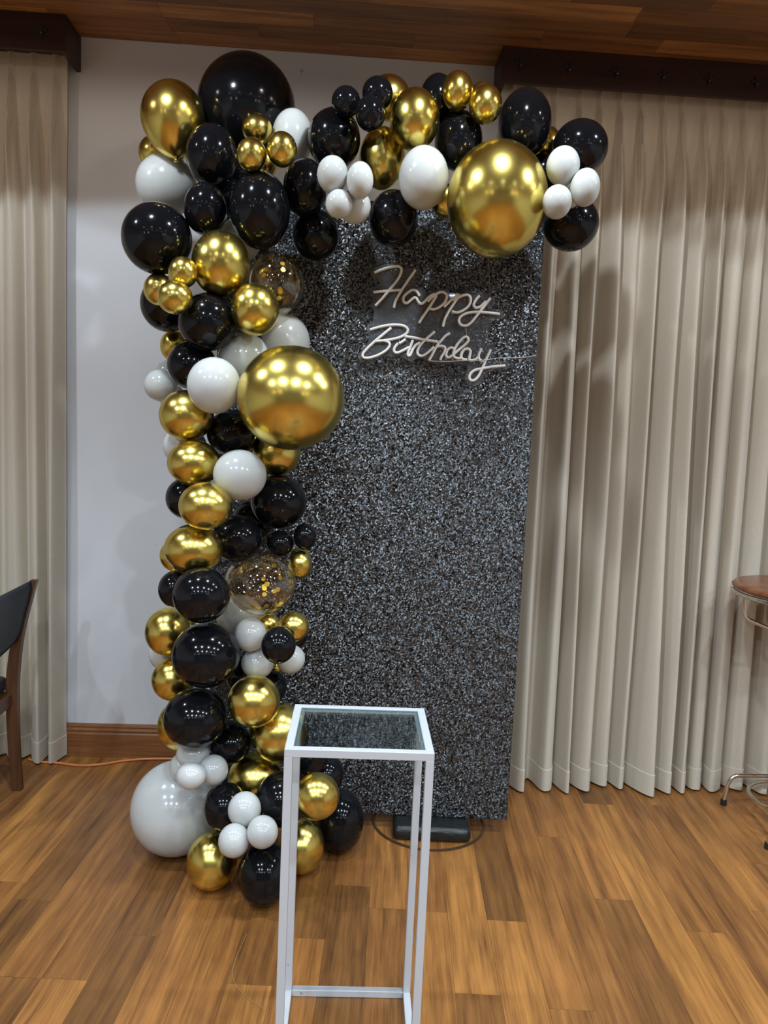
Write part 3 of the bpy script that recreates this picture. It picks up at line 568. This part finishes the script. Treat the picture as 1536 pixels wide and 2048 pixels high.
# ------------------------------------------------------------------ curtains
def interp(xs, ys, x):
    if x <= xs[0]: return ys[0]
    for i in range(len(xs) - 1):
        if x <= xs[i+1]:
            t = (x - xs[i]) / (xs[i+1] - xs[i]); return ys[i] * (1 - t) + ys[i+1] * t
    return ys[-1]
def sstep(a, b, x):
    t = min(1, max(0, (x - a) / (b - a))); return t * t * (3 - 2 * t)
def curtain(name, px, ytop, ybot, ztop, zbot, amp, seed, label):
    R = random.Random(seed)
    n = len(px); w = (px[-1] - px[0]) / (n - 1)
    Aam = [amp * R.uniform(0.55, 1.15) for _ in px]; Bam = [R.uniform(-0.02, 0.15) for _ in px]; lean = [R.choice((-1, -1, 1, 1, 1)) * R.uniform(0.05, 0.42) for _ in px]
    sh = [R.uniform(-0.028, 0.028) for _ in px]; ph = [R.uniform(0, 6.28) for _ in px]
    per = 28; ucnt = n * per
    idx = list(range(n))
    head = ztop - 0.115
    def pt(iu, z):
        u = iu / per - 0.5                       # pleat units, pleats at integers
        ui = min(max(u, 0), n - 1)
        k = int(math.floor(u + 0.5)); phi = u - k  # -0.5..0.5
        xb = interp(idx, px, ui) + (u - ui) * w
        depth = (ztop - z) / (ztop - zbot)
        A_ = interp(idx, Aam, ui); B_ = interp(idx, Bam, ui); L_ = interp(idx, lean, ui); S_ = interp(idx, sh, ui); P_ = interp(idx, ph, ui)
        wv = sstep(head - 0.06, head - 0.62, z)          # 0 in the header, 1 in the free folds
        ridge = 0.5 + 0.5 * math.cos(2 * math.pi * phi)
        pin = sum(math.exp(-((phi - c) / 0.030) ** 2) * h for c, h in ((-0.085, 0.75), (0, 1.0), (0.085, 0.75)))
        fan = math.exp(-(phi / 0.16) ** 2)
        wtop = sstep(head, head + 0.03, z)
        f_free = ridge * A_ * (0.65 + 0.45 * depth + 0.10 * math.sin(6 * depth + P_))
        s_ = max(0.0, head - z)
        hwid = 0.085 + 0.33 * sstep(0.0, 0.60, s_)
        tent = max(0.0, 1 - abs(phi) / hwid) ** 0.65
        notch = math.exp(-((abs(phi) - hwid * 0.42) / (hwid * 0.16)) ** 2)
        dpt = 0.040 + 0.065 * sstep(0.0, 0.35, s_)
        f_head = (dpt * tent * (1 - 0.38 * notch)) * (1 - wtop) + wtop * (0.008 * pin + 0.006 * fan)
        fwd = f_head * (1 - wv) + f_free * wv
        # a second little crease per fold lower down
        fwd += wv * 0.006 * math.sin(4 * math.pi * phi + P_) * depth
        x = xb + wv * (w * B_ * math.sin(2 * math.pi * phi) + L_ * (fwd - 0.5 * A_) * 0.9 + S_ * depth)
        y = ytop + (ybot - ytop) * depth - fwd
        return (x, y, z)
    zs = [ztop, ztop - 0.03, ztop - 0.06, ztop - 0.08, head + 0.012, head, head - 0.012, head - 0.025, head - 0.05, head - 0.09, head - 0.14, head - 0.2, head - 0.28, head - 0.37, head - 0.48]
    m = 22; z0 = zs[-1]
    zs += [z0 + (zbot - z0) * (i + 1) / m for i in range(m)]
    bm = bmesh.new()
    def lower(z, iu):                             # hem droops a little at the fold tips
        return z
    grid = [[bm.verts.new(pt(iu, z)) for iu in range(ucnt + 1)] for z in zs]
    for a_, b_ in zip(grid, grid[1:]):
        for k in range(ucnt): bm.faces.new((a_[k], a_[k+1], b_[k+1], b_[k]))
    body = finish(name, bm, M['curtain'], None, True)
    # sewn hem: a second layer of cloth around the foot
    bm = bmesh.new(); hz = [zbot + 0.0985, zbot + 0.0965, zbot + 0.093, zbot + 0.06, zbot + 0.03, zbot - 0.002]
    grid = []
    for j, z in enumerate(hz):
        rowv = []
        for iu in range(ucnt + 1):
            p = Vector(pt(iu, max(z, zbot))); q = Vector(pt(min(iu + 1, ucnt), max(z, zbot))) - Vector(pt(max(iu - 1, 0), max(z, zbot)))
            nn = Vector((q.y, -q.x, 0))
            if nn.length > 1e-6: nn.normalize()
            p = p + nn * (0.0009 if j == 0 else 0.0034); p.z = z
            rowv.append(bm.verts.new(p))
        grid.append(rowv)
    for a_, b_ in zip(grid, grid[1:]):
        for k in range(ucnt): bm.faces.new((a_[k], a_[k+1], b_[k+1], b_[k]))
    h = finish('hem', bm, M['curtain'], body, True)
    tag(body, label, 'curtain', 'pleated beige curtains')
    return body
pr = [0.665, 0.760, 0.786 + 0.07, 0.969, 1.057, 1.149, 1.241, 1.34, 1.426, 1.526, 1.61, 1.704, 1.80, 1.895, 1.99, 2.085, 2.18, 2.275, 2.37]
curtain('curtain', pr, 3.535, 3.475, 3.150, 0.012, 0.122, 5, 'long beige pinch-pleated curtain hanging right of the black panel')
pl = [-2.432 + 0.0937 * i for i in range(13)]
curtain('curtain', pl, 3.585, 3.612, 3.150, 0.012, 0.105, 21, 'long beige pinch-pleated curtain at the left edge, behind the chair')

# ------------------------------------------------------------------ backdrop panel, its weight and its hoop foot
ang = math.atan2(PANEL_U[1], PANEL_U[0])
bm = bmesh.new(); box(bm, 0, PANEL_W, 0, 0.03, 0, PANEL_H, 0.004, 2)
panel = finish('backdrop_panel', bm, M['glitter'])
panel.location = (PANEL_L[0], PANEL_L[1], PANEL_Z); panel.rotation_euler = (0, 0, ang)
tag(panel, 'tall black glitter backdrop panel standing behind the birthday sign', 'backdrop')
bm = bmesh.new(); box(bm, -0.155, 0.155, -0.075, 0.075, 0.0, 0.0595, 0.022, 4)
bmesh.ops.subdivide_edges(bm, edges=[e for e in bm.edges if abs(e.verts[0].co.x - e.verts[1].co.x) > 0.1], cuts=8)
R_ = random.Random(2)
for v in bm.verts:
    if 0.01 < v.co.z < 0.05: v.co.y += R_.uniform(-0.003, 0.003)
bag = finish('sandbag', bm, M['bag'], None, True, (0.405, 2.965, 0.0002)); bag.rotation_euler = (0, 0, ang)
tag(bag, 'black plastic-wrapped weight lying under the glitter panel', 'weight')
bm = bmesh.new()
ring = []
for k in range(72):
    a = 2 * math.pi * k / 72
    ring.append([bm.verts.new((r * math.cos(a), r * math.sin(a), z)) for r, z in ((0.226, 0), (0.234, 0), (0.234, 0.007), (0.226, 0.007))])
for k in range(72):
    A, Bq = ring[k], ring[(k + 1) % 72]
    for j in range(4): bm.faces.new((A[j], A[(j+1) % 4], Bq[(j+1) % 4], Bq[j]))
hoop = finish('hoop_base', bm, M['hoop'], None, False, (0.405, 3.06, 0.0002))
tag(hoop, 'thin brown metal hoop lying on the floor around the black weight', 'hoop')

# ------------------------------------------------------------------ neon sign, built in the panel's plane
sign = empty('neon_sign', (PANEL_L[0], PANEL_L[1], PANEL_Z), ang)
tag(sign, 'unlit white neon script sign reading Happy Birthday on clear acrylic', 'sign')
def sp(uv, off): return (uv[0], -off, uv[1])
bm = bmesh.new()
ol = [Vector((p[0], 0, p[1])) for p in SIGN_OUTLINE]
sm = []
for i in range(len(ol)):
    p0, p1, p2, p3 = ol[i-1], ol[i], ol[(i+1) % len(ol)], ol[(i+2) % len(ol)]
    for k in range(4):
        t = k / 4
        sm.append(0.5 * ((2*p1) + (p2-p0)*t + (2*p0-5*p1+4*p2-p3)*t*t + (3*p1-p0-3*p2+p3)*t*t*t))
Fv = [bm.verts.new((p.x, -0.027, p.z)) for p in sm]; Bv = [bm.verts.new((p.x, -0.022, p.z)) for p in sm]
bm.faces.new(Fv); bm.faces.new(Bv[::-1])
for i in range(len(sm)):
    j = (i + 1) % len(sm); bm.faces.new((Fv[i], Bv[i], Bv[j], Fv[j]))
finish('acrylic_backing', bm, M['acrylic'], sign)
for (nm, strokes) in LETTERS:
    bm = bmesh.new()
    for s_ in strokes: tube(bm, spline([sp(p, 0.0325) for p in s_], 6), 0.0052, 8)
    finish(nm, bm, M['neon_tube'], sign, True)
bm = bmesh.new(); tube(bm, spline([sp(p, 0.030) for p in SIGN_WIRE[:3]] + [sp(p, 0.0395) for p in SIGN_WIRE[3:5]] + [sp(p, 0.030 - 0.004 * i) for i, p in enumerate(SIGN_WIRE[5:])], 6), 0.0016, 6); finish('power_cable', bm, M['white_cable'], sign, True)
for ln in SIGN_LINES[:2]:
    bm = bmesh.new(); tube(bm, [sp(p, 0.0245) for p in ln], 0.0006, 5); finish('hanging_line', bm, M['line'], sign)
for ln in SIGN_LINES[2:]:
    bm = bmesh.new(); tube(bm, [sp(p, 0.028) for p in ln], 0.0010, 5); finish('link_wire', bm, M['white_cable'], sign)

# ------------------------------------------------------------------ balloons
def balloon_mesh(name, hw, hh, kdir, taper, seg=40, rings=26):
    """pear shape around its own axis, knot towards kdir, then fitted to half width hw and half height hh"""
    bm = bmesh.new()
    k = Vector(kdir).normalized()
    a = k.orthogonal().normalized(); b = k.cross(a)
    prof = []
    for i in range(rings + 1):
        th = math.pi * i / rings
        s = math.cos(th); r = math.sin(th)        # s = -1 at crown, +1 at knot after the flip below
        s = -s
        if s > 0:
            r *= 1 - 0.22 * taper * s * s
            s *= 1 + 0.20 * taper * s
        prof.append((s, max(r, 0)))
    prof = prof[:-1]
    e = prof[-1][0] + 0.03
    hd = (hw + hh) / 2
    prof += [(e + 0.01, 0.075), (e + 0.04, 0.05), (e + 0.06, 0.055), (e + 0.075, 0.085), (e + 0.085, 0.07), (e + 0.085, 0.0)]
    rows_ = []
    for (s, r) in prof:
        if r < 1e-6: rows_.append([bm.verts.new(k * s)])
        else: rows_.append([bm.verts.new(k * s + (a * math.cos(2*math.pi*j/seg) + b * math.sin(2*math.pi*j/seg)) * r) for j in range(seg)])
    for A, Bq in zip(rows_, rows_[1:]):
        for j in range(seg):
            if len(A) == 1: bm.faces.new((A[0], Bq[j], Bq[(j+1) % seg]))
            elif len(Bq) == 1: bm.faces.new((A[j], A[(j+1) % seg], Bq[0]))
            else: bm.faces.new((A[j], A[(j+1) % seg], Bq[(j+1) % seg], Bq[j]))
    for v in bm.verts: v.co = Vector((v.co.x * hw, v.co.y * hd, v.co.z * hh))
    return bm
br = random.Random(4)
SPEC = {'gold': ('gold_balloon', 'gold'), 'black': ('black_balloon', 'black'), 'white': ('white_balloon', 'white'), 'clear': ('confetti_balloon', 'clear')}
bm = bmesh.new(); lathe(bm, [(0.0, 0.0004), (0.0085, 0.0004), (0.0085, -0.0004), (0.0, -0.0004)], 12)
disc_me = bpy.data.meshes.new('confetti_disc'); bmesh.ops.recalc_face_normals(bm, faces=bm.faces[:]); bm.to_mesh(disc_me); bm.free(); disc_me.materials.append(M['confetti'])
for (x, y, z, hw, hh, c, label, opt) in BALLOONS:
    nm, mk = SPEC[c]
    view = Vector((x, y, z - 1.6)).normalized()
    kd = opt.get('k') or (view.x + br.uniform(-0.25, 0.25), view.y, view.z + br.uniform(-0.25, 0.25))
    big = hw * hh > 0.02
    bm = balloon_mesh(nm, hw, hh, kd, opt.get('taper', 0.45), 56 if big else 40, 36 if big else 26)
    o = finish(nm, bm, M[mk], None, True, (x, y, z))
    tag(o, label, 'balloon', 'balloons of the garland')
    if c == 'clear':
        lowc = z < 1.5
        R_ = random.Random(9 if lowc else 6)
        for i in range(30 if lowc else 16):
            # foil discs cling to the inside of the skin, more of them low down
            while True:
                d = Vector((R_.gauss(0, 1), R_.gauss(0, 1), R_.gauss(0, 1))).normalized()
                if lowc and d.z > 0.05 - 0.5 * abs(d.x) + d.x and R_.random() < 0.9: continue
                if lowc and d.y > 0.3 and R_.random() < 0.5: continue
                if d.x < -0.75: continue
                break
            q = bpy.data.objects.new('confetti_disc', disc_me); col.objects.link(q); q.parent = o
            sc = 0.93
            q.location = (d.x * hw * sc, d.y * (hw + hh) / 2 * sc, d.z * hh * sc)
            q.rotation_euler = d.to_track_quat('Z', 'Y').to_euler()

# ------------------------------------------------------------------ white display stand
SX0, SX1, SY0, SY1, SH = -0.113, 0.243, 1.765, 2.068, 0.848
T_ = 0.020
stand = tag(empty('display_stand', ((SX0 + SX1) / 2, (SY0 + SY1) / 2, 0)), 'white metal frame display stand with a glass top in front of the panel', 'stand')
ox, oy, _ = stand.location
stand.rotation_euler = (0, 0, math.radians(-1.0))
def bar(name, x0, x1, y0, y1, z0, z1):
    bm = bmesh.new(); box(bm, x0 - ox, x1 - ox, y0 - oy, y1 - oy, z0, z1, 0.0012, 1); return finish(name, bm, M['white_paint'], stand)
for x in (SX0, SX1 - T_):
    for y in (SY0, SY1 - T_): bar('leg', x, x + T_, y, y + T_, 0.0005, SH - T_)
for y in (SY0, SY1 - T_):
    bar('top_rail', SX0, SX1, y, y + T_, SH - T_, SH)
    bar('bottom_rail', SX0 + T_, SX1 - T_, y, y + T_, 0.0005, T_)
for x in (SX0, SX1 - T_):
    bar('top_rail', x, x + T_, SY0 + T_, SY1 - T_, SH - T_, SH)
    bar('bottom_rail', x, x + T_, SY0 + T_, SY1 - T_, 0.0005, T_)
for (x0, x1, y0, y1) in ((SX0+T_, SX0+T_+0.010, SY0+T_, SY1-T_), (SX1-T_-0.010, SX1-T_, SY0+T_, SY1-T_), (SX0+T_+0.010, SX1-T_-0.010, SY0+T_, SY0+T_+0.006), (SX0+T_+0.010, SX1-T_-0.010, SY1-T_-0.010, SY1-T_)):
    bar('glass_ledge', x0, x1, y0, y1, SH - 0.012, SH - 0.007)
bm = bmesh.new(); box(bm, SX0 + T_ + 0.0015 - ox, SX1 - T_ - 0.0015 - ox, SY0 + T_ + 0.0015 - oy, SY1 - T_ - 0.0015 - oy, SH - 0.0068, SH - 0.0018)
finish('glass_top', bm, M['glass'], stand)

# ------------------------------------------------------------------ chair at the left edge (faces left, seen from behind)
chair = tag(empty('chair', (-1.56, 3.04, 0)), 'dark upholstered wooden chair cut off by the left edge', 'chair')
ox, oy = -1.56, 3.04
def post(y0, y1, path, name):
    bm = bmesh.new()
    f = []; b = []
    pts = spline([(p[0], 0, p[1]) for p in path], 5); wd = spline([(p[2], 0, 0) for p in path], 5)
    rows_ = []
    for p, w_ in zip(pts, wd):
        rows_.append([bm.verts.new((p.x - ox, y0 - oy, p.z)), bm.verts.new((p.x - w_.x - ox, y0 - oy, p.z)), bm.verts.new((p.x - w_.x - ox, y1 - oy, p.z)), bm.verts.new((p.x - ox, y1 - oy, p.z))])
    for A, Bq in zip(rows_, rows_[1:]):
        for j in range(4): bm.faces.new((A[j], A[(j+1) % 4], Bq[(j+1) % 4], Bq[j]))
    bm.faces.new(rows_[0]); bm.faces.new(rows_[-1][::-1])
    return finish(name, bm, M['chair_wood'], chair)
back_path = [(-1.331, 0.0008, 0.040), (-1.343, 0.20, 0.043), (-1.346, 0.40, 0.048), (-1.344, 0.50, 0.048), (-1.328, 0.66, 0.042), (-1.298, 0.80, 0.034), (-1.267, 0.920, 0.026)]
post(3.255, 3.285, back_path, 'rear_leg'); post(2.795, 2.825, back_path, 'rear_leg')
front_path = [(-1.775, 0.0008, 0.034), (-1.770, 0.22, 0.038), (-1.765, 0.43, 0.042)]
post(3.255, 3.285, front_path, 'front_leg'); post(2.795, 2.825, front_path, 'front_leg')
for (y0, y1) in ((3.258, 3.282), (2.798, 2.822)):
    bm = bmesh.new(); box(bm, -1.766 - ox, -1.395 - ox, y0 - oy, y1 - oy, 0.375, 0.432, 0.003, 1); finish('side_rail', bm, M['chair_wood'], chair)
for x0, x1 in ((-1.392, -1.368), (-1.80, -1.776)):
    bm = bmesh.new(); box(bm, x0 - ox, x1 - ox, 2.826 - oy, 3.254 - oy, 0.375, 0.432, 0.003, 1); finish('cross_rail', bm, M['chair_wood'], chair)
bm = bmesh.new(); box(bm, -1.83 - ox, -1.394 - ox, 2.79 - oy, 3.29 - oy, 0.433, 0.500, 0.024, 4); finish('seat_pad', bm, M['upholstery'], chair, True)
bm = bmesh.new()
cols = 14; rws = 10; F = []; Bk = []
for i in range(rws + 1):
    v = i / rws; fr = []; bk = []
    for j in range(cols + 1):
        u = j / cols; yy = 2.828 + 0.424 * u
        e = 1 - (2*u - 1) ** 2
        zt = 0.895 + 0.022 * (2*u - 1) ** 2; zb_ = 0.655 - 0.055 * e
        z = zb_ + (zt - zb_) * v
        xc = interp([0.5, 0.66, 0.80, 0.92], [-1.350, -1.334, -1.303, -1.271], z) - 0.006 - 0.030 * e
        th = 0.017 * math.sqrt(max(0.05, 1 - (2*v - 1) ** 6))
        fr.append(bm.verts.new((xc - 0.012 - th - ox, yy - oy, z))); bk.append(bm.verts.new((xc - 0.012 + th - ox, yy - oy, z)))
    F.append(fr); Bk.append(bk)
for i in range(rws):
    for j in range(cols):
        bm.faces.new((F[i][j], F[i][j+1], F[i+1][j+1], F[i+1][j])); bm.faces.new((Bk[i][j+1], Bk[i][j], Bk[i+1][j], Bk[i+1][j+1]))
for i in range(rws):
    bm.faces.new((F[i][0], F[i+1][0], Bk[i+1][0], Bk[i][0])); bm.faces.new((F[i+1][cols], F[i][cols], Bk[i][cols], Bk[i+1][cols]))
for j in range(cols):
    bm.faces.new((F[0][j+1], F[0][j], Bk[0][j], Bk[0][j+1])); bm.faces.new((F[rws][j], F[rws][j+1], Bk[rws][j+1], Bk[rws][j]))
finish('back_pad', bm, M['upholstery'], chair, True)

# ------------------------------------------------------------------ chrome bar table at the right edge
BX, BY = 1.965, 3.075
bt = tag(empty('bar_table', (BX, BY, 0)), 'round wooden bar table on chrome tube legs at the right edge', 'table')
bm = bmesh.new(); lathe(bm, [(0.0, 1.012), (0.300, 1.012), (0.311, 1.018), (0.314, 1.026), (0.306, 1.035), (0.28, 1.038), (0.0, 1.038)], 64); finish('table_top', bm, M['table_wood'], bt, True)
bm = bmesh.new(); tube(bm, [(0.307 * math.cos(a), 0.307 * math.sin(a), 1.0) for a in [2*math.pi*k/72 for k in range(72)]], 0.010, 10, closed=True); finish('rim_tube', bm, M['chrome'], bt, True)
for k in range(4):
    a = math.radians(180 + 90 * k); c_, s_ = math.cos(a), math.sin(a)
    pth = [(0.292, 0.995), (0.292, 0.955), (0.290, 0.925), (0.272, 0.900), (0.22, 0.878), (0.12, 0.840), (0.05, 0.800), (0.032, 0.74), (0.030, 0.5), (0.030, 0.2), (0.030, 0.137)]
    bm = bmesh.new(); tube(bm, spline([(r * c_, r * s_, z) for r, z in pth], 6), 0.0085, 10); finish('support_tube', bm, M['chrome'], bt, True)
for s_ in (1, -1):
    y = 0.185 * s_
    h = [(-0.200, y, 0.022), (-0.194, y, 0.06), (-0.186, y, 0.105), (-0.165, y, 0.133), (-0.130, y, 0.140), (0.0, y, 0.141), (0.130, y, 0.140), (0.165, y, 0.133), (0.186, y, 0.105), (0.194, y, 0.06), (0.200, y, 0.022)]
    bm = bmesh.new(); tube(bm, spline(h, 6), 0.0095, 10); leg = finish('leg_tube', bm, M['chrome'], bt, True)
    for sx in (-1, 1):
        bm = bmesh.new(); lathe(bm, [(0.0, 0.0005), (0.013, 0.0005), (0.0135, 0.026), (0.0, 0.027)], 14)
        bmesh.ops.translate(bm, verts=bm.verts[:], vec=(0.2008 * sx, y, 0)); finish('rubber_foot', bm, M['rubber'], leg)
bm = bmesh.new(); tube(bm, [(0.172 * math.cos(a), 0.172 * math.sin(a), 0.121) for a in [2*math.pi*k/60 for k in range(60)]], 0.0085, 10, closed=True); finish('foot_ring', bm, M['chrome'], bt, True)
bm = bmesh.new(); lathe(bm, [(0.0, 0.130), (0.045, 0.130), (0.045, 0.150), (0.0, 0.150)], 20); hub = finish('hub', bm, M['chrome'], bt)
for a in (90, 270):
    a = math.radians(a)
    bm = bmesh.new(); tube(bm, [(0.04*math.cos(a), 0.04*math.sin(a), 0.141), (0.18*math.cos(a), 0.18*math.sin(a), 0.141)], 0.0085, 8); finish('brace', bm, M['chrome'], bt, True)

# ------------------------------------------------------------------ small things on the floor
bm = bmesh.new(); tube(bm, spline([(-1.42, 3.56, 0.0062), (-1.347, 3.535, 0.0062), (-1.276, 3.528, 0.0062), (-1.167, 3.507, 0.0062), (-1.08, 3.522, 0.0062), (-0.99, 3.565, 0.0062), (-0.894, 3.592, 0.0062), (-0.779, 3.602, 0.0062), (-0.60, 3.604, 0.0062), (-0.3, 3.60, 0.0062)], 6), 0.0058, 8)
tag(finish('power_cord', bm, M['orange'], None, True), 'orange power cord lying along the skirting board', 'cord')
bm = bmesh.new(); tube(bm, spline([(-0.25, 2.32, 0.0016), (-0.256, 2.291, 0.0016), (-0.272, 2.166, 0.0016), (-0.253, 2.093, 0.0016), (-0.205, 2.034, 0.0016), (-0.157, 1.997, 0.0016)], 6), 0.0007, 5)  # scratch in the floor, modelled as a thin raised tube
tag(finish('scratch', bm, M['scratch'], None, True), 'thin light brown scratch curling on the floor left of the stand', 'scratch')
